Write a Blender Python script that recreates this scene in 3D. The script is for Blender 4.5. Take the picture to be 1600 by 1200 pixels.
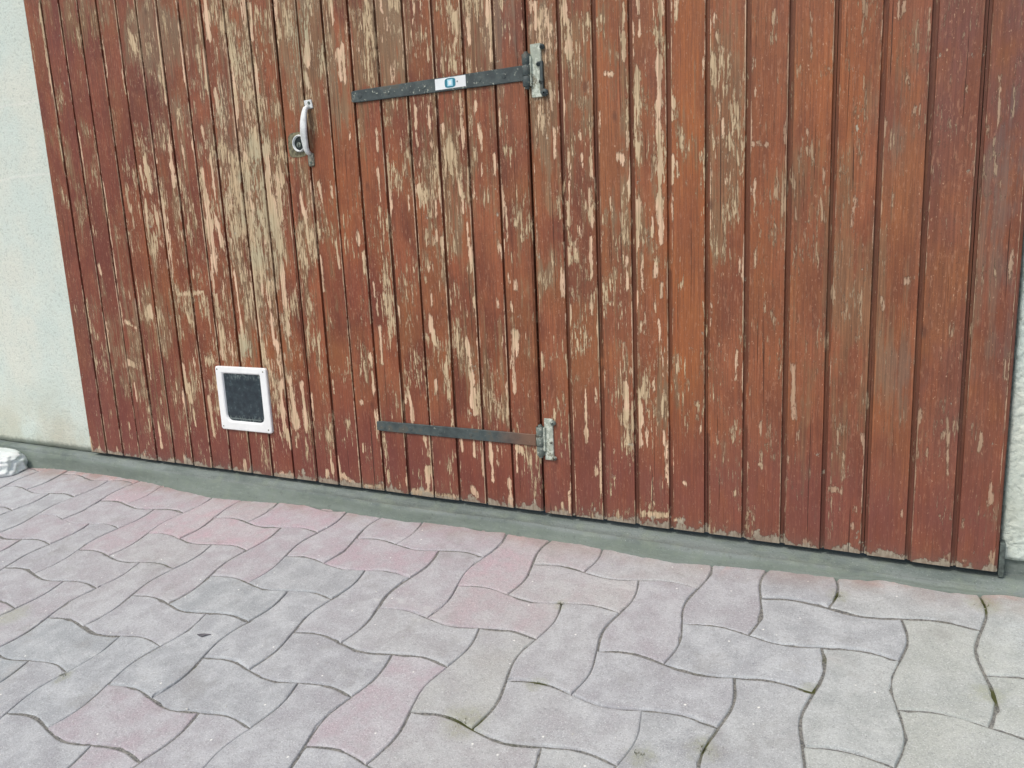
import bpy, bmesh, math, random
import numpy as np
from mathutils import Vector, Matrix, noise

# ------------------------------------------------------------ scene, camera, light
for o in list(bpy.data.objects): bpy.data.objects.remove(o, do_unlink=True)
SC = bpy.context.scene
COL = SC.collection
R = ((0.8888755, 0.4559214, -0.0451215), (0.0470002, -0.1887109, -0.9809073), (-0.4557316, 0.8697838, -0.1891689))
cam_d = bpy.data.cameras.new('camera'); cam = bpy.data.objects.new('camera', cam_d); COL.objects.link(cam)
cam_d.sensor_width = 36.0; cam_d.lens = 36.0 * 1230.50 / 1600.0
cam_d.clip_start = 0.02; cam_d.clip_end = 500
m = Matrix(((R[0][0], -R[1][0], -R[2][0]), (R[0][1], -R[1][1], -R[2][1]), (R[0][2], -R[1][2], -R[2][2]))).to_4x4()
m.translation = Vector((1.31541, -1.44201, 0.58909))
cam.matrix_world = m
SC.camera = cam
SC.render.resolution_x = 1024; SC.render.resolution_y = 768
SC.view_settings.view_transform = 'Standard'
SC.view_settings.look = 'None'
SC.view_settings.gamma = 1
SC.view_settings.exposure = 0.0

SUN_EL, SUN_AZ = math.radians(52), math.radians(200)   # compass azimuth, the sun stands behind the camera
w = bpy.data.worlds.new("World"); SC.world = w; w.use_nodes = True
nt = w.node_tree; nt.nodes.clear()
wo = nt.nodes.new('ShaderNodeOutputWorld'); bg = nt.nodes.new('ShaderNodeBackground'); sk = nt.nodes.new('ShaderNodeTexSky')
sk.sky_type = 'NISHITA'; sk.sun_disc = False; sk.sun_elevation = SUN_EL; sk.sun_rotation = SUN_AZ
sk.air_density = 1.0; sk.dust_density = 4.0; sk.ozone_density = 1.0
bg.inputs['Strength'].default_value = 0.135
nt.links.new(sk.outputs[0], bg.inputs[0]); nt.links.new(bg.outputs[0], wo.inputs[0])
sd = bpy.data.lights.new('sun', 'SUN'); sun = bpy.data.objects.new('sun', sd); COL.objects.link(sun)
sd.energy = 1.45; sd.angle = math.radians(13); sd.color = (1.0, 0.97, 0.90)
dirv = Vector((math.sin(SUN_AZ) * math.cos(SUN_EL), math.cos(SUN_AZ) * math.cos(SUN_EL), math.sin(SUN_EL)))
sun.rotation_euler = (-dirv).to_track_quat('-Z', 'Y').to_euler()

random.seed(7)
rng = np.random.default_rng(5)

# ------------------------------------------------------------ helpers
def tag(o, label=None, cat=None, group=None, kind=None):
    if label: o['label'] = label
    if cat: o['category'] = cat
    if group: o['group'] = group
    if kind: o['kind'] = kind
    return o
def empty(name, loc, label, cat):
    o = bpy.data.objects.new(name, None); COL.objects.link(o); o.location = loc
    o.empty_display_size = 0.05
    return tag(o, label, cat, kind='thing')
def link(name, me, mat=None, parent=None, smooth=False):
    o = bpy.data.objects.new(name, me); COL.objects.link(o)
    if mat: me.materials.append(mat)
    if smooth:
        for p in me.polygons: p.use_smooth = True
    if parent is not None:
        o.parent = parent
        o.matrix_parent_inverse = world_of(parent).inverted()
    return o
def world_of(o):
    m = Matrix.Translation(o.location)
    return m if o.parent is None else m          # parts are modelled in world metres, only root empties carry a location
def from_bm(name, bm, mat=None, parent=None, smooth=False):
    me = bpy.data.meshes.new(name); bm.normal_update(); bm.to_mesh(me); bm.free()
    return link(name, me, mat, parent, smooth)
def box(bm, x0, x1, y0, y1, z0, z1, bev=0.0, seg=2):
    g = bmesh.ops.create_cube(bm, size=1.0)['verts']
    for v in g:
        v.co = Vector(((x0 + x1) / 2 + v.co.x * (x1 - x0), (y0 + y1) / 2 + v.co.y * (y1 - y0), (z0 + z1) / 2 + v.co.z * (z1 - z0)))
    if bev > 0:
        ed = list({e for v in g for e in v.link_edges})
        bmesh.ops.bevel(bm, geom=ed, offset=bev, segments=seg, affect='EDGES', profile=0.5)
def lathe(bm, prof, centre, axis='y', n=32):
    """prof: list of (radius, offset along axis)"""
    rings = []
    for r, a in prof:
        ring = []
        for k in range(n):
            t = 2 * math.pi * k / n
            if axis == 'y': p = (centre[0] + r * math.cos(t), centre[1] + a, centre[2] + r * math.sin(t))
            else: p = (centre[0] + r * math.cos(t), centre[1] + r * math.sin(t), centre[2] + a)
            ring.append(bm.verts.new(p))
        rings.append(ring)
    for a, b in zip(rings, rings[1:]):
        for k in range(n):
            bm.faces.new((a[k], a[(k + 1) % n], b[(k + 1) % n], b[k]))
    bm.faces.new(rings[0]); bm.faces.new(list(reversed(rings[-1])))

class NB:
    """small node builder"""
    def __init__(s, name):
        s.m = bpy.data.materials.new(name); s.m.use_nodes = True
        s.t = s.m.node_tree; s.t.nodes.clear()
        s.out = s.t.nodes.new('ShaderNodeOutputMaterial'); s.b = s.t.nodes.new('ShaderNodeBsdfPrincipled')
        s.t.links.new(s.b.outputs[0], s.out.inputs[0])
        s.pos = s.t.nodes.new('ShaderNodeNewGeometry').outputs['Position']
    def put(s, sock, v):
        if hasattr(v, 'is_linked') or isinstance(v, bpy.types.NodeSocket): s.t.links.new(v, sock)
        else:
            try: sock.default_value = v
            except Exception: sock.default_value = (v[0], v[1], v[2])
    def math(s, op, a, b=0.0, c=None, clamp=False):
        n = s.t.nodes.new('ShaderNodeMath'); n.operation = op; n.use_clamp = clamp
        s.put(n.inputs[0], a); s.put(n.inputs[1], b)
        if c is not None: s.put(n.inputs[2], c)
        return n.outputs[0]
    def vec(s, op, a, b):
        n = s.t.nodes.new('ShaderNodeVectorMath'); n.operation = op
        s.put(n.inputs[0], a); s.put(n.inputs[1], b); return n.outputs[0]
    def noise(s, v, sc=1.0, det=4.0, rough=0.55, dist=0.0, col=False):
        n = s.t.nodes.new('ShaderNodeTexNoise'); s.put(n.inputs['Vector'], v)
        n.inputs['Scale'].default_value = sc; n.inputs['Detail'].default_value = det
        n.inputs['Roughness'].default_value = rough; n.inputs['Distortion'].default_value = dist
        return n.outputs['Color' if col else 'Fac']
    def vor(s, v, sc=1.0, feat='F1', out='Distance', rand=1.0):
        n = s.t.nodes.new('ShaderNodeTexVoronoi'); n.feature = feat; s.put(n.inputs['Vector'], v)
        n.inputs['Scale'].default_value = sc; n.inputs['Randomness'].default_value = rand
        return n.outputs[out]
    def ss(s, v, lo, hi, a=0.0, b=1.0, typ='SMOOTHSTEP'):
        n = s.t.nodes.new('ShaderNodeMapRange'); n.interpolation_type = typ
        s.put(n.inputs[0], v); s.put(n.inputs[1], lo); s.put(n.inputs[2], hi); s.put(n.inputs[3], a); s.put(n.inputs[4], b)
        return n.outputs[0]
    def mix(s, f, a, b, bt='MIX'):
        n = s.t.nodes.new('ShaderNodeMix'); n.data_type = 'RGBA'; n.blend_type = bt
        s.put(n.inputs[0], f)
        for k, v in ((6, a), (7, b)):
            if isinstance(v, bpy.types.NodeSocket): s.t.links.new(v, n.inputs[k])
            else: n.inputs[k].default_value = (v[0], v[1], v[2], 1)
        return n.outputs[2]
    def attr(s, name):
        n = s.t.nodes.new('ShaderNodeAttribute'); n.attribute_name = name
        sp = s.t.nodes.new('ShaderNodeSeparateColor'); s.t.links.new(n.outputs['Color'], sp.inputs[0])
        return sp.outputs[0], sp.outputs[1], sp.outputs[2], n.outputs['Alpha']
    def xyz(s, v):
        n = s.t.nodes.new('ShaderNodeSeparateXYZ'); s.put(n.inputs[0], v); return n.outputs
    def comb(s, x, y, z):
        n = s.t.nodes.new('ShaderNodeCombineXYZ'); s.put(n.inputs[0], x); s.put(n.inputs[1], y); s.put(n.inputs[2], z); return n.outputs[0]
    def bump(s, h, dist, strength=1.0, normal=None):
        n = s.t.nodes.new('ShaderNodeBump'); n.inputs['Distance'].default_value = dist
        n.inputs['Strength'].default_value = strength; s.put(n.inputs['Height'], h)
        if normal is not None: s.put(n.inputs['Normal'], normal)
        return n.outputs[0]
    def fin(s, color=None, rough=None, normal=None, metal=None, spec=None):
        if color is not None: s.put(s.b.inputs['Base Color'], (*color, 1) if isinstance(color, tuple) else color)
        if rough is not None: s.put(s.b.inputs['Roughness'], rough)
        if normal is not None: s.put(s.b.inputs['Normal'], normal)
        if metal is not None: s.put(s.b.inputs['Metallic'], metal)
        if spec is not None: s.b.inputs['Specular IOR Level'].default_value = spec
        return s.m
def srgb(r, g, b, k=1.0):
    f = lambda c: (c / 255 / 12.92 if c / 255 <= .04045 else ((c / 255 + .055) / 1.055) ** 2.4)
    return (f(r) * k, f(g) * k, f(b) * k)

# ------------------------------------------------------------ materials
def n_tone(n, bid, c):
    return n.mix(bid, srgb(c[0] * .93, c[1] * .90, c[2] * .90), srgb(c[0] * 1.06, c[1] * 1.08, c[2] * 1.08))
def mat_wood():
    n = NB('weathered_stain_on_boards')
    sol, dens, worn, purp = n.attr('wear_shade'); oran, red, bid, bot = n.attr('tint')
    off = n.comb(n.math('MULTIPLY', bid, 37.0), n.math('MULTIPLY', bid, 11.0), n.math('MULTIPLY', bid, 23.0))
    P = n.vec('ADD', n.pos, off)
    # wavy grain
    wob = n.noise(n.vec('MULTIPLY', P, (6, 6, 2.2)), 1, 2, .5, col=True)
    wob = n.vec('MULTIPLY', n.vec('SUBTRACT', wob, (.5, .5, .5)), (.012, 0, .02))
    PG = n.vec('ADD', P, wob)
    g1 = n.noise(n.vec('MULTIPLY', PG, (420, 20, 9)), 1, 5, .6)
    g2 = n.noise(n.vec('MULTIPLY', PG, (110, 20, 3.0)), 1, 4, .6)
    patch = n.noise(n.vec('MULTIPLY', P, (14, 14, 6)), 1, 4, .6)
    patch2 = n.noise(n.vec('ADD', n.vec('MULTIPLY', P, (20, 20, 9)), (31, 7, 3)), 1, 5, .62)
    patch3 = n.noise(n.vec('ADD', n.vec('MULTIPLY', P, (9, 9, 5)), (3, 70, 13)), 1, 3, .6)
    rag = n.noise(n.vec('MULTIPLY', PG, (230, 60, 62)), 1, 8, .74)
    rag2 = n.noise(n.vec('ADD', n.vec('MULTIPLY', PG, (320, 60, 60)), (9, 3, 5)), 1, 4, .65)
    st = n.noise(n.vec('ADD', n.vec('MULTIPLY', PG, (260, 40, 24)), (5, 0, 9)), 1, 8, .72)
    st2 = n.noise(n.vec('ADD', n.vec('MULTIPLY', PG, (520, 40, 60)), (15, 0, 19)), 1, 3, .6)
    # paint
    xx = n.xyz(n.pos)[0]
    c = n.mix(n.ss(patch, .38, .64), n_tone(n, bid, (114, 57, 37)), n_tone(n, bid, (157, 90, 59)))
    c = n.mix(n.math('MULTIPLY', n.ss(xx, .3, .9, .05, .5), n.ss(patch2, .35, .6, .5, 1)), c, srgb(158, 104, 74))
    c = n.mix(n.math('MULTIPLY', n.ss(patch3, .42, .66), .55), c, srgb(164, 106, 62))
    c = n.mix(n.math('MULTIPLY', oran, n.ss(patch2, .3, .6, .45, 1)), c, srgb(174, 102, 54))
    c = n.mix(n.math('MULTIPLY', red, n.ss(patch2, .3, .65, .9, .4)), c, srgb(122, 56, 46))
    c = n.mix(n.math('MULTIPLY', purp, n.ss(patch2, .32, .62, .1, .7)), c, srgb(112, 74, 78))
    c = n.mix(n.ss(g1, .3, .72, .5, 0), c, srgb(80, 50, 40))
    c = n.mix(n.math('MULTIPLY', n.ss(rag2, .55, .68), .42), c, srgb(182, 136, 108))
    spk = n.noise(n.vec('MULTIPLY', P, (420, 60, 300)), 1, 3, .7)
    c = n.mix(n.ss(spk, .54, .70, 0, .45), c, srgb(86, 52, 40))
    c = n.mix(n.ss(n.noise(n.vec('ADD', n.vec('MULTIPLY', P, (300, 60, 130)), (7, 7, 7)), 1, 4, .7), .64, .69, 0, .75), c, srgb(206, 170, 140))
    zz0 = n.xyz(n.pos)[2]
    c = n.mix(n.math('MULTIPLY', n.ss(zz0, .34, .06), n.ss(patch2, .3, .6, .2, .5)), c, srgb(122, 68, 62))
    # stain worn through to brown wood
    wm = n.math('ADD', n.math('MULTIPLY', worn, .62), n.math('ADD', n.math('MULTIPLY', n.math('SUBTRACT', patch2, .5), 1.4), n.math('MULTIPLY', n.math('SUBTRACT', g2, .5), 1.3)))
    wm = n.math('ADD', wm, n.math('MULTIPLY', dens, .18))
    wmask = n.ss(wm, .21, .45)
    wc = n.mix(n.ss(g1, .35, .68), srgb(100, 76, 52), srgb(154, 119, 85))
    wc = n.mix(n.ss(patch3, .4, .7, 0, .55), wc, srgb(142, 128, 104))
    wc = n.mix(n.math('MULTIPLY', purp, .7), wc, srgb(112, 100, 98))
    c = n.mix(n.math('MULTIPLY', wmask, n.ss(xx, .85, 1.1, .8, .5)), c, wc)
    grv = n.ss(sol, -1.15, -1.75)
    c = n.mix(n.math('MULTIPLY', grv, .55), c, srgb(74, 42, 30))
    c = n.mix(n.ss(sol, -2.15, -2.35), c, srgb(24, 14, 11))  # shade inside the door gaps, painted near-black on the panel sides
    # pale flakes: places where the coat has come off
    s1 = n.math('ADD', n.math('ADD', n.math('MULTIPLY', sol, .95), .12), n.math('MULTIPLY', n.math('SUBTRACT', rag, .5), 2.9))
    s1 = n.math('ADD', s1, n.math('MULTIPLY', n.math('SUBTRACT', st, .5), 2.0))
    s1 = n.math('ADD', s1, n.math('MULTIPLY', n.math('SUBTRACT', g2, .5), 1.2))
    f1 = n.ss(s1, .02, .09)
    s2 = n.math('ADD', st, n.math('ADD', n.math('MULTIPLY', dens, .20), n.math('MULTIPLY', n.math('SUBTRACT', rag, .5), .35)))
    s2 = n.math('ADD', s2, n.math('MULTIPLY', n.math('SUBTRACT', patch2, .5), .75))
    f2 = n.ss(s2, .655, .675)
    s3 = n.math('ADD', st2, n.math('MULTIPLY', dens, .10))
    f3 = n.math('MULTIPLY', n.ss(s3, .72, .76), .8)
    cw = n.vec('MULTIPLY', n.vec('SUBTRACT', n.noise(n.vec('MULTIPLY', PG, (120, 30, 50)), 1, 4, .6, col=True), (.5, .5, .5)), (1.6, 0, 1.5))
    cv = n.xyz(n.vor(n.vec('ADD', n.vec('MULTIPLY', PG, (150, 0, 26)), cw), 1.0, out='Color'))[0]
    s5 = n.math('ADD', n.math('ADD', n.math('MULTIPLY', cv, .55), n.math('MULTIPLY', dens, .36)), n.math('ADD', n.math('MULTIPLY', n.math('SUBTRACT', patch2, .5), 1.1), n.math('MULTIPLY', n.math('SUBTRACT', rag, .5), 1.3)))
    s5 = n.math('ADD', s5, n.math('MULTIPLY', n.math('SUBTRACT', g1, .5), .5))
    f5 = n.ss(s5, .82, .86)
    botn = n.noise(n.vec('MULTIPLY', P, (38, 20, 26)), 1, 7, .68)
    s4 = n.math('ADD', n.math('MULTIPLY', bot, 1.2), n.math('MULTIPLY', n.math('SUBTRACT', botn, .5), 4.2))
    f4 = n.ss(s4, .72, .9)
    fm = n.math('MAXIMUM', n.math('MAXIMUM', f1, f2), n.math('MAXIMUM', f3, f5))
    pc = n.mix(n.ss(patch2, .42, .6), srgb(226, 193, 163), srgb(204, 182, 148))
    pc = n.mix(n.math('MULTIPLY', n.ss(dens, .45, .8), n.ss(patch, .4, .6)), pc, srgb(184, 176, 146))
    pc = n.mix(n.ss(g1, .34, .56, .7, 0), pc, srgb(126, 100, 74))
    # thin rim of older coat round every flake
    rim = n.math('MULTIPLY', n.ss(s1, -.35, .02), n.math('SUBTRACT', 1.0, f1))
    c = n.mix(n.math('MULTIPLY', rim, .35), c, srgb(120, 88, 64))
    farr = n.ss(xx, .98, 1.12, 1, .62)
    pc = n.mix(n.ss(xx, .95, 1.15, 0, .4), pc, srgb(168, 148, 128))
    c = n.mix(n.math('MULTIPLY', fm, farr), c, pc)
    c = n.mix(n.math('MULTIPLY', f4, .85), c, n.mix(n.ss(rag, .4, .6), srgb(150, 140, 122), srgb(186, 180, 160)))
    c = n.mix(n.ss(bot, .0, .9, 0, .35), c, srgb(110, 98, 90))
    # checks in the wood and a few knots
    chk = n.noise(n.vec('ADD', n.vec('MULTIPLY', PG, (300, 40, 3.2)), (2, 8, 1)), 1, 2, .5)
    ck = n.ss(chk, .705, .74)
    c = n.mix(n.math('MULTIPLY', ck, .75), c, srgb(52, 34, 26))
    kv = n.vor(n.vec('MULTIPLY', n.vec('ADD', P, n.vec('MULTIPLY', wob, (2, 0, .8))), (13, 0, 6.5)), 1.0)
    kn = n.math('MULTIPLY', n.ss(kv, .03, .10, 1, 0), n.ss(patch3, .45, .55))
    c = n.mix(n.math('MULTIPLY', kn, .55), c, srgb(78, 46, 36))
    h = n.math('ADD', n.math('MULTIPLY', n.math('SUBTRACT', 1.0, n.math('MAXIMUM', fm, f4)), .7), n.math('MULTIPLY', g1, .55))
    h = n.math('SUBTRACT', h, n.math('MULTIPLY', ck, .8))
    h = n.math('ADD', h, n.math('MULTIPLY', g2, .35))
    nr = n.bump(h, .0009, 1.0)
    ro = n.math('ADD', n.math('MULTIPLY', fm, .22), n.ss(patch2, .3, .7, .52, .66))
    return n.fin(c, ro, nr, spec=.42)

def mat_stucco():
    n = NB('white_roughcast_render')
    x, y, z = n.xyz(n.pos)
    coarse = n.ss(x, 1.0, 1.2, 0, 1)
    warp = n.vec('MULTIPLY', n.noise(n.pos, 18, 3, .6, col=True), (.03, .03, .03))
    a = n.noise(n.vec('ADD', n.pos, warp), 150, 5, .65)
    b = n.vor(n.vec('ADD', n.pos, warp), 95, 'SMOOTH_F1')
    bl = n.noise(n.pos, 4.5, 4, .6)
    c = n.mix(n.ss(bl, .35, .7), srgb(210, 223, 216), srgb(220, 225, 214))
    low = n.math('MULTIPLY', n.ss(z, 0.28, 0.0), n.ss(n.noise(n.pos, 7, 5, .6), .32, .66))
    c = n.mix(n.math('MULTIPLY', low, .6), c, srgb(186, 184, 164))
    sp = n.ss(n.noise(n.pos, 210, 3, .6), .66, .74)
    c = n.mix(n.math('MULTIPLY', sp, .5), c, srgb(150, 156, 146))
    c = n.mix(n.ss(a, .35, .5, .45, 0), c, srgb(168, 178, 170))
    # faint level marks in the coat
    wz = n.math('ADD', z, n.math('MULTIPLY', n.noise(n.pos, 9, 2, .5), .02))
    for zz in (1.022, .823):
        d = n.math('ABSOLUTE', n.math('SUBTRACT', wz, zz))
        c = n.mix(n.ss(d, 0, .006, .28, 0), c, srgb(240, 240, 234))
    edge = n.ss(n.math('ADD', z, n.math('MULTIPLY', n.noise(n.pos, 60, 4, .6), .03)), .028, .012)
    c = n.mix(n.math('MULTIPLY', edge, .6), c, srgb(140, 146, 134))
    h = n.math('ADD', n.math('MULTIPLY', a, 1.1), n.math('MULTIPLY', n.math('MULTIPLY', b, coarse), 1.8))
    nr = n.bump(h, .0022, 1.0)
    return n.fin(c, .9, nr, spec=.2)

def mat_cement():
    n = NB('smooth_cement')
    a = n.noise(n.vec('MULTIPLY', n.pos, (3, 14, 14)), 2.2, 5, .6)
    b = n.noise(n.pos, 240, 4, .6)
    d = n.noise(n.pos, 28, 5, .65)
    c = n.mix(n.ss(a, .35, .65), srgb(106, 117, 113), srgb(130, 140, 137))
    c = n.mix(n.ss(d, .45, .7, 0, .5), c, srgb(134, 146, 130))
    c = n.mix(n.ss(b, .58, .7, 0, .5), c, srgb(86, 96, 92))
    c = n.mix(n.ss(n.noise(n.pos, 420, 2, .5), .66, .72, 0, .5), c, srgb(190, 196, 190))
    zz = n.xyz(n.pos)[2]
    c = n.mix(n.ss(zz, -.024, -.029, 0, .5), c, srgb(114, 127, 117))
    c = n.mix(n.ss(n.noise(n.pos, 75, 6, .7), .58, .7, 0, .4), c, srgb(84, 92, 86))
    c = n.mix(n.ss(n.noise(n.vec('MULTIPLY', n.pos, (2, 12, 12)), 12, 6, .7), .55, .7, 0, .25), c, srgb(160, 168, 162))
    h = n.math('ADD', n.math('MULTIPLY', b, .6), n.math('MULTIPLY', d, 1.0))
    return n.fin(c, .88, n.bump(h, .0022, 1.0), spec=.3)

MOSS = [(.752, -.566, .05), (1.012, -.544, .028), (1.428, -.06, .035), (.768, -.249, .016), (.819, -.459, .022), (1.216, -.095, .022), (1.088, -.506, .03), (.011, -.695, .02), (1.20, -.343, .016), (1.424, -.284, .03), (-.3, -.60, .05)]
def moss_mask(n):
    m = None
    wob = n.math('MULTIPLY', n.math('SUBTRACT', n.noise(n.pos, 45, 5, .65), .5), .05)
    for (mx, my, mr) in MOSS:
        d = n.t.nodes.new('ShaderNodeVectorMath'); d.operation = 'DISTANCE'
        fl = n.vec('MULTIPLY', n.pos, (1, 1, 0)); n.put(d.inputs[0], fl); d.inputs[1].default_value = (mx, my, 0)
        q = n.ss(n.math('ADD', d.outputs['Value'], wob), mr, mr * .25, 0, 1)
        m = q if m is None else n.math('MAXIMUM', m, q)
    return m
def mat_paver():
    n = NB('concrete_pavers')
    rnd, pink, edg, grn = n.attr('pav')
    x, y, z = n.xyz(n.pos)
    off = n.comb(n.math('MULTIPLY', rnd, 19.0), n.math('MULTIPLY', rnd, 7.0), 0.0)
    P = n.vec('ADD', n.pos, off)
    ag = n.noise(P, 520, 3, .6); ag2 = n.noise(P, 190, 5, .68); pt = n.noise(P, 22, 5, .62); big = n.noise(n.pos, 3.1, 4, .6)
    c = n.mix(n.ss(pt, .35, .66), srgb(166, 174, 178), srgb(191, 198, 201))
    c = n.mix(n.math('MULTIPLY', pink, n.ss(pt, .3, .62, 1, .45)), c, srgb(198, 174, 184))
    c = n.mix(n.math('MULTIPLY', n.ss(edg, .55, 1), n.ss(n.noise(n.pos, 30, 4, .6), .4, .6, .25, .8)), c, srgb(196, 154, 148))
    c = n.mix(n.math('MULTIPLY', grn, n.ss(big, .35, .6, .3, 1)), c, srgb(194, 198, 184))
    c = n.mix(n.math('SUBTRACT', n.ss(rnd, 0, 1, .07, 0), 0.0), c, srgb(120, 122, 124))
    c = n.mix(n.ss(ag2, .34, .54, .30, 0), c, srgb(136, 140, 144))
    c = n.mix(n.ss(ag, .57, .66, 0, .6), c, srgb(226, 230, 230))
    c = n.mix(n.ss(ag, .42, .34, 0, .5), c, srgb(112, 114, 116))
    ws = n.vor(n.pos, 42); wr = n.vor(n.pos, 42, out='Color'); wr = n.xyz(wr)[0]
    c = n.mix(n.math('MULTIPLY', n.ss(ws, .05, .10, 1, 0), n.ss(wr, .72, .74)), c, srgb(236, 238, 234))
    wh = n.noise(n.vec('ADD', n.vec('MULTIPLY', n.pos, (1, 2.2, 1)), (4, 4, 4)), 6.0, 6, .7)
    c = n.mix(n.ss(wh, .62, .74, 0, .45), c, srgb(214, 218, 216))
    dirt = n.noise(n.vec('MULTIPLY', n.pos, (1, 1, 1)), 9, 7, .72)
    c = n.mix(n.ss(dirt, .54, .70, 0, .35), c, srgb(140, 138, 136))
    c = n.mix(n.math('MULTIPLY', n.ss(y, -.11, -.03), n.ss(dirt, .40, .6, .1, .55)), c, srgb(158, 136, 126))
    mk = moss_mask(n)
    c = n.mix(n.math('MULTIPLY', mk, n.ss(ag2, .35, .6, .12, .45)), c, srgb(150, 154, 122))
    h = n.math('ADD', n.math('MULTIPLY', ag2, .8), n.math('ADD', n.math('MULTIPLY', ag, .35), n.math('MULTIPLY', pt, .7)))
    return n.fin(c, .88, n.bump(h, .0014, 1.0), spec=.25)

def mat_joint():
    n = NB('joint_sand')
    a = n.noise(n.pos, 260, 4, .7); b = n.noise(n.pos, 9, 4, .6)
    c = n.mix(n.ss(a, .35, .65), srgb(104, 106, 106), srgb(156, 156, 150))
    c = n.mix(n.math('MAXIMUM', n.ss(b, .6, .72, 0, .5), moss_mask(n)), c, srgb(84, 88, 56))
    return n.fin(c, .95, n.bump(a, .003, 1.0), spec=.1)

def mat_iron(base=(58, 68, 70), chip=(176, 184, 170), amt=.66, rust=0.0, rough=.55, tail=0):
    n = NB('old_painted_iron')
    a = n.noise(n.vec('MULTIPLY', n.pos, (1, 1, 1)), 130, 5, .68); b = n.noise(n.pos, 35, 4, .6); d = n.noise(n.pos, 420, 3, .6)
    c = n.mix(n.ss(b, .35, .65), srgb(*base), srgb(base[0] + 20, base[1] + 22, base[2] + 20))
    c = n.mix(n.ss(b, .55, .66, 0, .35 + rust), c, srgb(96, 82, 62))
    if tail:
        xx = n.math('ADD', n.xyz(n.pos)[0], n.math('MULTIPLY', n.math('SUBTRACT', b, .5), .08))
        c = n.mix(n.ss(xx, .50, .60, 0, .9), c, srgb(122, 92, 74))
    c = n.mix(n.ss(a, amt, amt + .05), c, srgb(*chip))
    c = n.mix(n.ss(d, .6, .7, 0, .4), c, srgb(34, 40, 42))
    return n.fin(c, rough, n.bump(n.math('ADD', a, n.math('MULTIPLY', d, .3)), .0012, .8), spec=.45)
def plain(name, rgb, rough=.5, metal=0.0, bumps=0.0, vary=.25, scale=60):
    n = NB(name); a = n.noise(n.pos, scale, 5, .6)
    dark = tuple(max(0, v * (1 - vary)) for v in rgb)
    c = n.mix(n.ss(a, .35, .68), srgb(*rgb), srgb(*dark))
    return n.fin(c, rough, n.bump(a, .001, bumps) if bumps else None, metal)

M_WOOD = mat_wood(); M_STUC = mat_stucco(); M_CEM = mat_cement(); M_PAV = mat_paver(); M_JOINT = mat_joint()
M_IRON = mat_iron(amt=.615); M_IRONP = mat_iron((160, 168, 156), (206, 214, 202), .50, .35, .8); M_IRONG = mat_iron((102, 112, 106), (176, 182, 170), .56, .35, .7)
M_DARK = plain('dark_cavity', (26, 22, 20), .9)
M_RUBBER = plain('dirty_dark_frame', (98, 110, 106), .8, 0, .6, .4, 120)
M_PVC = plain('white_pvc', (246, 250, 250), .35, 0, 0, .03, 30)
M_ALU = plain('worn_aluminium', (232, 238, 238), .5, .0, 0, .15, 60)
M_ALUD = plain('dull_aluminium', (168, 166, 150), .6, .15, .6, .4, 140)

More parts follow.
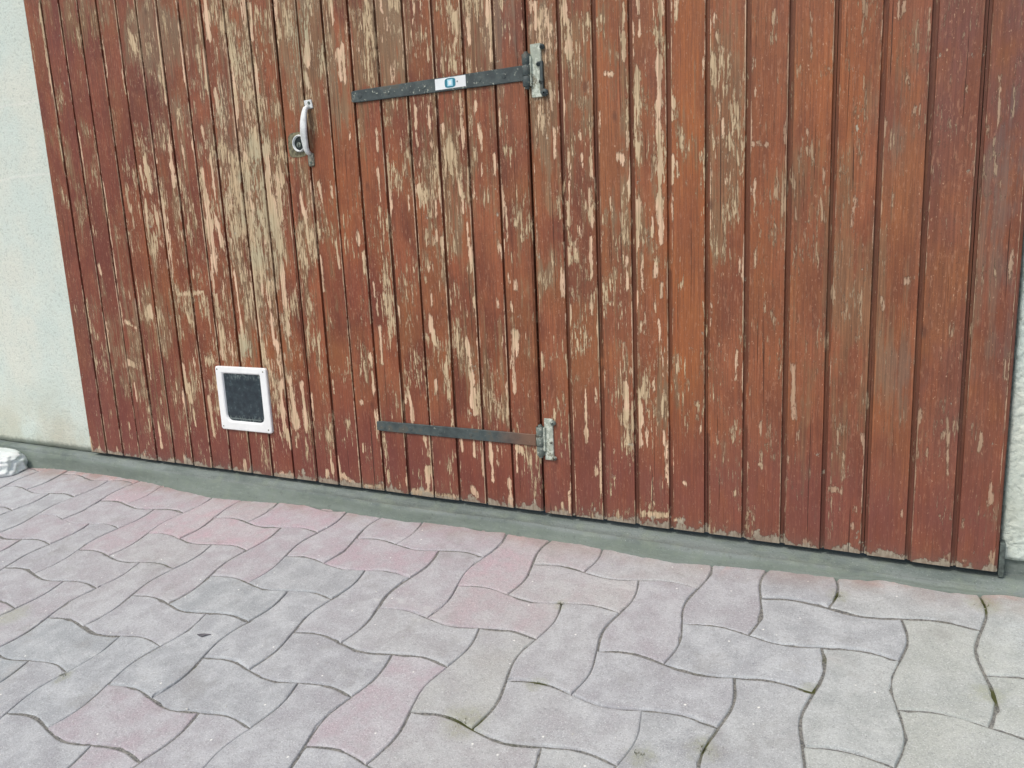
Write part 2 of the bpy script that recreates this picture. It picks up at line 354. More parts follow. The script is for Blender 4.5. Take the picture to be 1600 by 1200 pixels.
# ------------------------------------------------------------ weathering map, in metres on the door
STROKES = "97,1034,82,976,5.5;164,1086,170,1053,2.4;188,995,186,929,3.4;172,983,177,937,4.4;13,1118,14,1042,3.6;78,1085,85,1062,1.6;76,950,89,925,3.6;141,1016,139,976,1.5;211,1003,211,959,1.6;255,1079,262,1035,3.3;294,1072,296,1051,1.3;332,1066,332,1045,1.3;306,1032,307,1014,1.2;317,952,316,913,0.9;309,939,309,910,0.9;280,972,280,954,0.9;376,1059,372,1032,1.1;391,1050,393,1025,0.9;373,969,372,927,1.1;401,962,402,941,1.5;432,937,435,916,1.8;460,1035,461,1015,1.1;472,1016,470,966,2.9;500,1038,499,962,3;542,1032,545,1002,3.1;548,998,546,925,2.4;306,878,309,856,0.9;318,877,318,855,0.9;363,850,361,821,3.1;394,846,394,818,2.6;396,810,398,774,1.8;362,799,362,777,1.8;369,755,363,733,1.6;410,751,404,737,1.6;472,873,470,803,2.2;472,796,474,764,2.5;508,841,500,814,2.5;510,806,515,778,2.5;513,775,518,756,1.6;427,811,426,790,1.3;212,844,213,806,1.7;188,831,188,808,1.2;260,816,258,775,1.2;322,792,320,770,0.7;282,766,286,708,1.1;286,708,283,651,1.7;359,688,359,658,3.7;373,688,372,669,1.6;409,682,409,656,1.2;398,660,398,630,1.2;454,697,461,675,1.8;464,678,463,638,2.2;542,740,542,705,1;514,729,511,708,1;425,725,426,706,1.1;559,683,563,626,1;559,829,562,801,0.6;-65,991,-63,944,2.2;-57,806,-58,740,4.5;-32,784,-17,729,4.5;-67,856,-64,815,2;-67,733,-62,648,6.2;-34,730,-33,647,5;85,714,97,681,3.2;27,685,44,643,4.3;122,720,124,688,1.6;479,941,480,914,1;368,1019,371,1001,0.8;491,694,491,666,0.8;254,734,258,672,1.2;330,675,330,645,1.1;-202,1153,-203,1078,6.9;-224,1044,-226,955,3.8;-84,1134,-85,1111,6.6;-84,1095,-84,1060,1.6;-60,1122,-68,1050,3;-138,1060,-137,895,2.3;-135,984,-148,864,1.5;-139,846,-135,813,2.6;-66,991,-70,880,2.5;-67,860,-55,789,2.5;-206,952,-196,902,3.5;-366,1176,-376,946,2.8;-291,1168,-304,989,2.4;-299,1088,-290,1033,1.5;-809,1243,-812,1014,1.9;-575,1145,-578,1031,1.3;-482,1123,-454,1093,7.2;-522,1033,-512,979,1.3;-443,1049,-441,988,1.3;-396,914,-389,878,1.6;-376,877,-378,851,1.6;-297,921,-298,827,1.8;-445,848,-428,811,2.6;-483,811,-462,746,6.8;-500,799,-490,743,2.8;-378,834,-380,750,4.8;-338,834,-330,808,2.2;-263,866,-250,831,3.7;-129,791,-126,694,4.6;-65,798,-63,649,6.2;-128,682,-119,660,4.1;-724,910,-720,777,1.9;-804,937,-806,832,1.1;-651,768,-651,696,2.2;-568,744,-557,691,2.8;-242,805,-240,701,3;-286,769,-260,658,5.6;-495,716,-490,669,2.4;-278,1068,-282,1011,1.2;-436,699,-427,620,6;-465,691,-453,645,4.1;-431,616,-443,513,3.1;-498,702,-498,628,2.8;-555,701,-551,649,2.1;-573,631,-570,573,1.5;-571,515,-576,417,1.8;-608,476,-605,456,1.5;-803,710,-796,569,1.2;-649,672,-650,386,1.5;-718,390,-727,313,2;-790,457,-795,363,1.6;-719,545,-714,532,3.5;-538,427,-529,417,5.4;-416,661,-430,513,2;-339,685,-356,512,1.3;-281,682,-260,538,6.9;-259,663,-225,600,5;-275,601,-285,465,2.5;-272,465,-285,301,2.9;-208,510,-198,327,2.5;-132,656,-128,596,4.1;-116,639,-118,464,2.1;-141,553,-146,347,4.2;-140,347,-128,302,3.6;-64,678,-41,593,7.9;-47,593,-48,376,5.1;-96,491,-98,348,3.5;-409,437,-375,399,2.8;-439,271,-421,213,4.5;-393,298,-376,235,2;-427,222,-420,183,2.8;-352,177,-347,128,2.3;-562,302,-571,236,2.2;-207,599,-207,519,2.8;-152,597,-143,540,2.6;-175,685,-174,615,2.4;-417,468,-322,474,1;-311,465,-313,372,1.7;-92,348,-83,239,3;-656,284,-627,274,3.1;-640,396,-599,377,1.9;-353,192,-342,94,3.4;-448,197,-433,107,5;-418,229,-413,179,2.8;-415,169,-410,119,2.4;-562,108,-559,45,3.4;-541,125,-528,95,1.8;-598,116,-597,84,1.9;-689,102,-684,88,2.4;-368,42,-367,1,3.5;-243,28,-246,-2,3.9;-870,36,-870,-4,3.9;-835,5,-837,-6,4.2;-752,10,-751,-4,4.9;-635,7,-629,-4,5.5;-471,11,-473,-2,5.1;-94,244,-84,105,2.7;-805,210,-802,189,1.2;-638,218,-633,171,1.9;-93,244,-90,128,4.5;-63,246,-47,141,6.5;-22,248,-19,133,4;-87,128,-75,82,2.8;-57,107,-56,88,1.8;-25,105,-24,91,1.5;10,222,5,140,1.4;49,84,56,33,2.9;38,27,32,19,3.4;66,71,82,18,2.6;78,26,125,4,3.4;195,249,199,232,2.4;200,185,197,128,2.1;290,229,304,179,2.8;283,237,284,220,1.5;324,134,342,101,2.8;340,144,346,97,1.8;331,61,330,9,4.5;344,71,344,11,3.5;401,256,401,239,2.6;409,207,405,178,2.3;462,271,469,211,4.1;475,231,484,196,1.6;426,138,429,117,2.8;458,136,459,112,2.8;475,109,481,68,1.8;499,140,504,62,2.7;517,137,517,97,1.1;546,263,549,204,2;449,27,460,16,4.3;541,54,545,1,4.5;565,138,578,131,3;562,125,565,85,1.3;221,50,218,14,2.1;250,27,252,18,1.3;271,38,273,25,1.6;155,213,163,213,1.4;152,111,153,93,1;-126,0,-82,3,3.7;147,6,201,8,2.2;354,8,417,8,1.9;284,6,344,6,2.3;40,652,45,607,3.2;75,630,76,597,2.1;72,552,76,476,2.4;118,587,132,530,2.6;138,627,139,562,1;187,601,190,581,3.3;200,556,198,512,2;252,653,254,616,2.5;228,455,225,422,2;263,459,265,422,2.3;231,385,227,314,3;194,321,198,304,3.9;196,283,198,253,2.3;371,598,371,573,3.2;368,548,372,523,2.1;393,597,397,585,3.2;407,577,407,539,2.4;373,478,373,446,1.8;368,415,363,383,2.5;365,403,378,367,4;399,312,400,283,3.5;371,270,370,257,2.7;400,255,400,234,2.1;468,608,476,556,1.9;475,549,475,515,3.3;450,369,465,314,3;463,294,461,226,5;501,327,512,296,1.4;582,489,580,476,2.3;562,502,566,487,2;565,386,567,260,2.4;581,379,575,341,3;548,270,545,207,2;564,644,565,575,1.2;543,572,546,550,1.2;285,253,306,208,2.5;301,208,303,178,2;195,188,198,171,2.4;395,489,395,466,1.4;221,487,224,463,1.5;281,434,284,414,1.2;478,454,479,439,1.3;534,450,536,439,1.2;324,486,323,446,0.7;125,315,127,280,1.4;76,260,78,229,1.1;260,527,265,475,0.8;564,446,571,432,1.9;647,1005,645,968,3.3;636,1016,637,997,1.5;665,993,674,947,1.5;706,1005,705,968,2.9;710,960,714,909,4.4;716,909,716,861,1;667,867,675,816,1.9;676,783,675,730,2.3;700,827,699,807,1.9;704,740,706,683,2;728,778,729,758,1.1;732,725,731,705,1.1;750,776,751,690,1.5;746,660,749,609,1.5;748,970,750,929,0.7;768,794,768,768,0.9;821,977,817,932,1.7;817,926,820,895,3.1;822,801,822,730,1.4;802,719,813,715,3.5;836,944,837,880,1.4;845,982,848,967,2.3;848,952,849,927,0.8;843,861,843,811,4;840,761,841,722,1.4;889,969,886,916,2.3;880,887,885,877,2;885,877,883,806,4.5;879,794,883,725,4;887,715,877,603,4;914,965,915,946,2.9;909,807,911,779,2.3;909,707,905,666,2.2;914,697,918,678,1.1;905,641,908,602,1.6;979,937,986,902,1.4;986,902,992,845,1.4;977,802,998,776,1.4;997,776,996,734,0.9;959,681,959,631,1.5;1048,855,1050,829,1.3;1080,927,1078,874,0.9;1050,806,1051,800,0.9;1052,656,1050,607,1.5;1102,620,1103,608,1.3;1101,742,1102,721,0.8;786,644,787,624,0.7;781,867,798,863,1.2;843,638,843,605,2.3;706,676,700,612,1.9;1048,720,1072,715,0.6;961,867,962,840,0.6;932,671,932,661,0.9;822,669,824,639,0.7;701,636,702,605,2.9;750,633,750,593,2.4;746,565,746,496,2.7;745,461,744,425,1.8;722,590,723,576,1.5;714,566,715,542,1;698,550,699,528,2.7;843,628,838,552,2.6;869,601,867,571,1.7;884,626,885,560,3.7;905,625,900,520,2.9;816,529,819,474,2;849,535,846,467,1.7;873,518,873,499,2.2;884,480,884,460,2.4;872,460,870,433,0.8;835,467,835,433,0.9;681,511,681,461,1.8;852,426,849,384,1.4;809,334,810,319,1.3;809,298,811,225,3.3;765,307,765,281,1.5;851,346,852,285,1.3;885,340,886,301,1.1;837,245,844,223,3.7;834,274,836,263,1.5;904,312,898,216,1.8;728,275,724,204,2;747,273,748,258,1.2;865,293,867,279,1.1;1029,520,1027,498,1.4;1023,361,1021,307,1.6;977,446,974,400,1.1;974,349,973,274,1.6;1042,294,1041,230,1;1118,334,1123,246,2.1;564,364,568,271,1.9;574,383,578,337,3.8;579,489,579,480,2.7;632,335,635,320,1.9;875,412,882,378,0.9;700,436,701,418,1.8;767,457,768,439,1.1;782,446,782,439,1.1;843,405,844,391,0.8;1052,536,1054,510,0.4;711,370,713,352,0.8;760,332,762,325,1.1;947,258,954,252,0.9;728,276,724,190,1.8;725,190,725,167,3.2;749,274,747,251,1.2;811,277,815,229,3.3;837,245,840,172,3.2;851,199,853,166,1.3;866,247,867,226,1.3;880,212,891,177,1.5;891,173,890,103,0.9;904,292,900,134,1.4;973,295,971,205,1.2;982,202,992,185,1.3;1016,215,1018,187,1.5;1042,288,1041,220,1.1;1066,226,1066,208,1.5;1075,209,1077,202,1.3;1077,187,1079,179,1.3;951,231,953,224,1.4;658,223,654,211,2;634,241,634,225,1.3;745,105,745,98,2.5;754,142,753,58,1;667,24,669,4,2;683,50,684,10,1.9;650,14,654,6,2.1;1123,270,1129,247,1.5;1045,148,1046,130,1.3;1065,150,1071,147,1;926,98,931,95,1.4;830,23,890,28,1.8;900,20,919,21,0.9;788,23,789,12,1.8;1021,89,1022,82,1;819,163,820,156,1.5;958,211,959,204,1;1046,107,1047,102,1.3;1210,599,1211,564,1.6;1214,561,1215,531,0.7;1120,331,1127,246,2.1;1182,356,1184,343,1.5;1293,482,1304,485,0.7;1328,442,1328,441,1.8;1435,355,1444,326,1.4;1436,525,1440,505,0.6;1257,452,1263,440,0.6;1136,586,1141,585,0.9;1119,607,1122,589,1.1;1434,514,1438,486,0.5;1123,283,1128,243,1.9;1131,214,1131,204,1.4;1116,168,1116,162,1.1;1194,225,1207,183,2;1189,135,1191,125,2;1188,115,1206,113,1;1230,85,1232,83,1.6;1227,52,1229,49,1.6;1304,89,1305,82,1.2;1395,84,1396,73,1.4;1432,145,1435,124,2.6;1427,110,1430,114,1.2;1412,226,1418,215,1;1362,253,1372,161,1;1148,10,1150,1,2.5;1397,15,1403,10,1.1;1237,222,1239,202,0.7;1414,239,1411,205,0.6;1157,11,1160,4,1.4;1369,13,1379,21,0.7;1438,27,1441,5,3.3;1379,27,1382,5,1.9;1324,266,1326,250,0.5;1273,907,1273,897,2;1264,909,1266,890,1.8;1244,901,1242,816,0.8;1308,891,1309,860,1.2;1135,733,1137,695,2;1142,715,1146,679,1.2;1212,619,1214,605,2.2;1137,913,1140,904,1.4;1402,785,1411,701,1.1;1413,629,1414,621,0.9;1102,745,1101,724,0.8;1101,623,1101,608,1.1;1281,806,1286,784,0.6;1295,842,1297,839,0.9;1293,750,1293,739,0.9;1256,735,1257,721,0.7;1269,619,1271,604,0.8;1390,729,1393,705,0.7;1364,774,1362,769,0.6;1138,890,1141,840,0.6;1373,699,1374,683,0.6;1081,927,1083,882,0.7;1161,666,1167,631,0.9"
ZONES = {'d': [(-0.134, 0.727, 0.15, 0.522, 0.75), (-0.12, 0.308, 0.125, 0.268, 0.7), (-0.336, 1.015, 0.19, 0.178, 0.35), (-0.421, 0.682, 0.16, 0.299, 0.5), (-0.518, 0.295, 0.22, 0.238, 0.35), (0.091, 1.014, 0.079, 0.146, 0.8), (0.047, 0.658, 0.075, 0.177, 0.5), (0.298, 1.01, 0.184, 0.1, 0.55), (0.509, 0.955, 0.125, 0.132, 0.6), (0.657, 0.9, 0.037, 0.2, 0.8), (0.419, 0.742, 0.164, 0.223, 0.5), (0.411, 0.409, 0.2, 0.258, 0.35), (0.724, 0.868, 0.063, 0.173, 0.45), (0.717, 0.635, 0.065, 0.185, 0.5), (0.86, 0.819, 0.07, 0.203, 0.4), (0.792, 0.511, 0.136, 0.212, 0.35), (0.853, 0.29, 0.111, 0.181, 0.45), (0.997, 0.771, 0.033, 0.196, 0.5), (0.987, 0.392, 0.068, 0.306, 0.15), (1.115, 0.656, 0.041, 0.129, 0.3), (1.2, 0.503, 0.049, 0.163, 0.3), (1.188, 0.248, 0.061, 0.14, 0.2), (0.299, 0.263, 0.119, 0.182, 0.3), (0.529, 0.274, 0.09, 0.214, 0.45), (0.472, 0.099, 0.126, 0.074, 0.35), (-0.705, 0.662, 0.181, 0.649, 0.12), (-0.333, 0.233, 0.093, 0.141, 0.45), (1.27, 0.674, 0.054, 0.257, 0.15), (1.403, 0.519, 0.042, 0.417, 0.15), (-0.651, 1.133, 0.146, 0.155, 0.15), (0.077, 0.252, 0.077, 0.243, 0.3), (0.184, 0.552, 0.071, 0.296, 0.2), (-0.202, 0.338, 0.129, 0.05, 0.8)], 'w': [(0.092, 1.027, 0.088, 0.159, 0.9), (0.306, 1.008, 0.063, 0.138, 0.9), (0.538, 0.962, 0.049, 0.131, 0.9), (0.655, 0.842, 0.037, 0.191, 0.8), (0.997, 0.782, 0.033, 0.252, 0.8), (-0.367, 1.093, 0.13, 0.102, 0.8), (-0.129, 0.757, 0.139, 0.435, 0.6), (-0.132, 0.372, 0.145, 0.197, 0.5), (0.436, 0.754, 0.09, 0.168, 0.5), (0.457, 0.61, 0.091, 0.16, 0.5), (0.857, 0.616, 0.072, 0.364, 0.3), (-0.351, 0.804, 0.111, 0.237, 0.4), (1.211, 0.482, 0.058, 0.175, 0.8), (1.293, 0.376, 0.047, 0.131, 0.7), (1.126, 0.655, 0.04, 0.085, 0.6), (0.227, 0.969, 0.066, 0.129, 0.5), (-0.556, 0.364, 0.198, 0.236, 0.5), (-0.665, 1.182, 0.146, 0.091, 0.5), (-0.774, 0.838, 0.106, 0.153, 0.3), (0.723, 0.834, 0.051, 0.211, 0.5), (0.798, 0.769, 0.037, 0.234, 0.35), (1.257, 0.783, 0.036, 0.118, 0.4), (-0.003, 0.248, 0.04, 0.334, 0.2), (0.89, 0.266, 0.037, 0.127, 0.5), (1.42, 0.519, 0.034, 0.306, 0.5), (0.044, 0.629, 0.075, 0.301, 0.4), (0.628, 0.476, 0.056, 0.118, 0.35), (0.501, 0.328, 0.076, 0.184, 0.5), (1.166, 0.282, 0.041, 0.14, 0.5), (1.238, 0.263, 0.04, 0.137, 0.4), (0.184, 0.896, 0.068, 0.12, 0.6)], 'p': [(1.344, 0.81, 0.051, 0.151, 0.8), (1.43, 0.754, 0.056, 0.314, 1.0), (1.448, 0.469, 0.049, 0.308, 0.7), (1.336, 0.621, 0.035, 0.12, 0.6), (0.582, 0.979, 0.041, 0.14, 0.5), (1.323, 0.334, 0.055, 0.065, 0.6), (1.383, 0.251, 0.045, 0.164, 0.5), (0.641, 0.073, 0.059, 0.071, 0.6), (0.964, 0.095, 0.359, 0.065, 0.4), (1.297, 0.051, 0.228, 0.071, 0.5), (-0.393, 0.017, 0.546, 0.074, 0.45), (-0.847, 0.284, 0.115, 0.317, 0.45), (1.259, 0.725, 0.027, 0.079, 0.5), (-0.744, 0.488, 0.161, 0.221, 0.2), (-0.219, 0.927, 0.123, 0.132, 0.35), (-0.406, 1.008, 0.111, 0.182, 0.3), (0.284, 0.081, 0.105, 0.078, 0.3), (1.326, 0.47, 0.027, 0.104, 0.4)], 'o': [(0.941, 0.862, 0.044, 0.472, 0.9), (0.916, 0.414, 0.048, 0.273, 0.9), (0.764, 0.908, 0.049, 0.101, 0.6), (0.158, 0.652, 0.071, 0.172, 0.7), (0.205, 0.76, 0.085, 0.082, 0.5), (-0.163, 0.306, 0.148, 0.066, 0.8), (1.052, 0.638, 0.053, 0.223, 0.4), (1.182, 0.782, 0.057, 0.183, 0.6), (0.838, 0.134, 0.077, 0.08, 0.2), (-0.162, 1.021, 0.119, 0.127, 0.4), (-0.472, 0.536, 0.143, 0.171, 0.4), (0.846, 0.708, 0.036, 0.139, 0.3), (1.088, 0.439, 0.043, 0.185, 0.3), (-0.11, 0.958, 0.097, 0.171, 0.5), (0.098, 0.768, 0.054, 0.084, 0.3), (1.265, 0.811, 0.036, 0.058, 0.6)], 'r': [(-0.739, 0.75, 0.231, 0.742, 0.9), (-0.68, 0.142, 0.312, 0.275, 0.9), (0.178, 0.494, 0.071, 0.117, 0.8), (-0.195, 0.087, 0.256, 0.07, 0.8), (0.138, 0.099, 0.32, 0.097, 0.7), (0.42, 0.064, 0.221, 0.076, 0.6), (0.66, 0.564, 0.041, 0.05, 0.6), (1.021, 0.484, 0.033, 0.069, 0.3), (0.77, 0.1, 0.132, 0.068, 0.5), (0.28, 0.82, 0.097, 0.079, 0.4), (1.116, 0.087, 0.301, 0.074, 0.4), (-0.333, 0.646, 0.068, 0.245, 0.5)]}

def wear_values(X, Z):
    """X, Z arrays of door positions -> eight weathering channels"""
    sol = np.full(X.shape, -1.0)
    rr = random.Random(3)
    items = [tuple(float(q) for q in s.split(',')) for s in STROKES.split(';')]
    for (ax, az, bx_, bz, hw) in items:
        ax, az, bx_, bz, hw = ax / 1000, az / 1000, bx_ / 1000, bz / 1000, max(hw * 1.25 / 1000, .0018)
        if abs(az - bz) > abs(ax - bx_): mx_ = (ax + bx_) / 2; ax = mx_ + (ax - mx_) * .35; bx_ = mx_ + (bx_ - mx_) * .35
        L2 = (bx_ - ax) ** 2 + (bz - az) ** 2 + 1e-9
        # a flake is a chain of blobs of uneven width
        ph = rr.random() * 6; fr = 25 + 30 * rr.random()
        t = np.clip(((X - ax) * (bx_ - ax) + (Z - az) * (bz - az)) / L2, 0, 1)
        d = np.hypot(X - ax - t * (bx_ - ax), (Z - az - t * (bz - az)) * .45)
        if ax > 1.0: hw *= .8
        wv = hw * (.95 + .45 * np.sin(Z * fr * 2 + ph) * np.cos(Z * fr * .7 + 2 * ph))
        s = max(hw * 1.0, .0042)
        sol = np.maximum(sol, np.clip((wv - d) / s, -1, 1))
    out = {}
    for k, l in ZONES.items():
        v = np.zeros(X.shape)
        for cx, cz, rx, rz, val in l:
            q = ((X - cx) / rx) ** 2 + ((Z - cz) / rz) ** 2
            v = np.maximum(v, val * np.exp(-.75 * q ** 1.3))
        out[k] = v
    return sol, out['d'], out['w'], out['p'], out['o'], out['r']

PITCH_L, PITCH_W, PITCH_R = .072727, .069191, .06938
XG = [-12 * PITCH_L - .002 + k * PITCH_L for k in range(12)] + [0.0]
XW = [k * PITCH_W for k in range(10)]
XR = [9 * PITCH_W + k * PITCH_R for k in range(12)] + [1.4500]
zs = np.concatenate([np.arange(0, 1.33, .0065), np.arange(1.34, 2.08, .05)])

def boards(name, edges, parent, gap_l, gap_r, gw, depth, seed):
    """tongue and groove boards, one mesh"""
    r = np.random.default_rng(seed)
    V = []; F = []; vals = []
    nz = len(zs)
    nb = len(edges) - 1
    for b in range(nb):
        x0, x1 = edges[b], edges[b + 1]
        if b == 0: x0 += gap_l
        if b == nb - 1: x1 -= gap_r
        inner = np.linspace(x0 + gw, x1 - gw, 19)
        l_g = [(x0, .003 if b == 0 else depth), (x0 + gw * .80, .0006 if b == 0 else depth * .92), (x0 + gw * .94, .0012)]
        r_g = [(x1 - gw * .94, .0012), (x1 - gw * .80, .0006 if b == nb - 1 else depth * .92), (x1, .003 if b == nb - 1 else depth)]
        prof = l_g + [(x, 0.0) for x in inner] + r_g
        n = len(prof)
        tilt = r.normal() * .0003; cup = r.normal() * .0004; yo = r.normal() * .0003
        zj = r.normal() * .0004
        ph = r.random() * 9
        base = len(V)
        xs = np.array([p[0] for p in prof]); ys = np.array([p[1] for p in prof])
        u = (xs - (x0 + x1) / 2) / ((x1 - x0) / 2)
        for k, z in enumerate(zs):
            zz = z + (zj + .0006 * math.sin(60 * x0)) * math.exp(-z / .02)
            for q in range(n):
                V.append((xs[q] + .0006 * math.sin(z * 3.1 + ph), ys[q] + tilt * u[q] + cup * (1 - u[q] ** 2) + yo, zz))
        groove = np.clip(ys / depth, 0, 1)
        bidv = r.random()
        X = np.repeat(xs[None], nz, 0); Z = np.repeat(zs[:, None], n, 1)
        ew = np.zeros(X.shape); sd_ = r.random() * 50
        for k, z in enumerate(zs):
            e1 = noise.noise(Vector((sd_, 0, z * 4.0))) + .5 * noise.noise(Vector((sd_, 3, z * 17.0)))
            e2 = noise.noise(Vector((sd_, 9, z * 4.0))) + .5 * noise.noise(Vector((sd_, 13, z * 17.0)))
            ew[k, n - 3] = ew[k, n - 4] = max(0, min(1.35, 1.0 + 1.6 * (e1 - .05) + (.35 if x0 < -.3 else .2 if x0 < .45 else -.15)))
            ew[k, 2] = ew[k, 3] = max(0, min(1.3, .85 + 1.6 * (e2 - .15) + (.1 if x0 > 0 else -.1)))
        vals.append((X, Z, np.repeat(groove[None], nz, 0), np.full(X.shape, bidv), ew))
        for k in range(nz - 1):
            for q in range(n - 1):
                a = base + k * n + q
                F.append((a, a + 1, a + 1 + n, a + n))
        # underside, then the outer side of the end boards
        s0 = len(V)
        for q in range(n): V.append((xs[q], .022, zj))
        for q in range(n - 1): F.append((base + q, s0 + q, s0 + q + 1, base + q + 1))
        vals.append((xs.copy(), np.zeros(n), np.zeros(n), np.full(n, bidv), np.zeros(n)))
        for q, side in ((0, 0), (n - 1, 1)):
            if (b == 0 and side == 0) or (b == nb - 1 and side == 1):
                s1 = len(V)
                for k in range(nz): V.append((xs[q], .022, zs[k]))
                for k in range(nz - 1):
                    a = base + k * n + q
                    f = (a, a + n, s1 + k + 1, s1 + k)
                    F.append(f if side == 0 else f[::-1])
                vals.append((np.full(nz, xs[q]), zs.copy(), np.full(nz, 1.3), np.full(nz, bidv), np.zeros(nz)))  # oversized groove value paints the gap shade onto this side
    X, Z, G, B, EW = (np.concatenate([v[k].ravel() for v in vals]) for k in range(5))
    assert len(X) == len(V)
    me = bpy.data.meshes.new(name)
    me.from_pydata(V, [], F); me.update()
    sol, d, wn, pu, orr, rd = wear_values(X, Z)
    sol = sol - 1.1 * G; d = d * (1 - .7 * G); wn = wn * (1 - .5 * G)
    bot = np.exp(-np.maximum(Z, 0) / .017)
    sol = np.where(EW > 0, np.maximum(sol, EW - 1.0), sol)
    a = me.attributes.new('wear_shade', 'FLOAT_COLOR', 'POINT'); a.data.foreach_set('color', np.stack([sol, d, wn, pu], 1).astype(np.float32).ravel())
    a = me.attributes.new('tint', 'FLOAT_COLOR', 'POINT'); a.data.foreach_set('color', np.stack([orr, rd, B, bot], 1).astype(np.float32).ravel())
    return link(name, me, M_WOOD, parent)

# ------------------------------------------------------------ the setting: ground, paving, threshold
G0, GX, GY = -.0500, .016363, .12730
def gz(x, y): return G0 + GX * x + GY * y
OX, OY, PHI, MX, MY = .658468, -.135958, .0055865, .109166, .109315
cs, sn = math.cos(PHI), math.sin(PHI)
def lat(i, j): return (OX + cs * i * MX - sn * j * MY, OY + sn * i * MX + cs * j * MY)

me = bpy.data.meshes.new('ground')
S = 60
def gfar(x, y): return gz(max(-5, min(5, x)), max(-5, y)) - .03
xs_ = [-S, -5, 5, S]; ys_ = [-S, -5, -.02]
V = [(x, y, gfar(x, y)) for y in ys_ for x in xs_]
F = [(r * 4 + c, r * 4 + c + 1, r * 4 + c + 5, r * 4 + c + 4) for r in range(2) for c in range(3)]
me.from_pydata(V, [], F)
tag(link('ground', me, M_CEM), kind='structure')

me = bpy.data.meshes.new('joint_bed')
xs_ = np.concatenate([np.linspace(-4.6, -1.5, 20)[:-1], np.arange(-1.5, 1.75, .007), np.linspace(1.76, 4.6, 20)])
ys_ = np.concatenate([np.linspace(-4.6, -1.05, 24)[:-1], np.arange(-1.05, .025, .007)])
nxb = len(xs_)
V = [(x, y, gz(x, y) - .0026 + .0016 * noise.noise(Vector((x * 16, y * 16, 0))) + .0010 * noise.noise(Vector((x * 75, y * 75, 3)))) for y in ys_ for x in xs_]
F = [(r * nxb + c, r * nxb + c + 1, r * nxb + c + 1 + nxb, r * nxb + c + nxb) for r in range(len(ys_) - 1) for c in range(nxb - 1)]
me.from_pydata(V, [], F)
bed = link('joint_bed', me, M_JOINT)

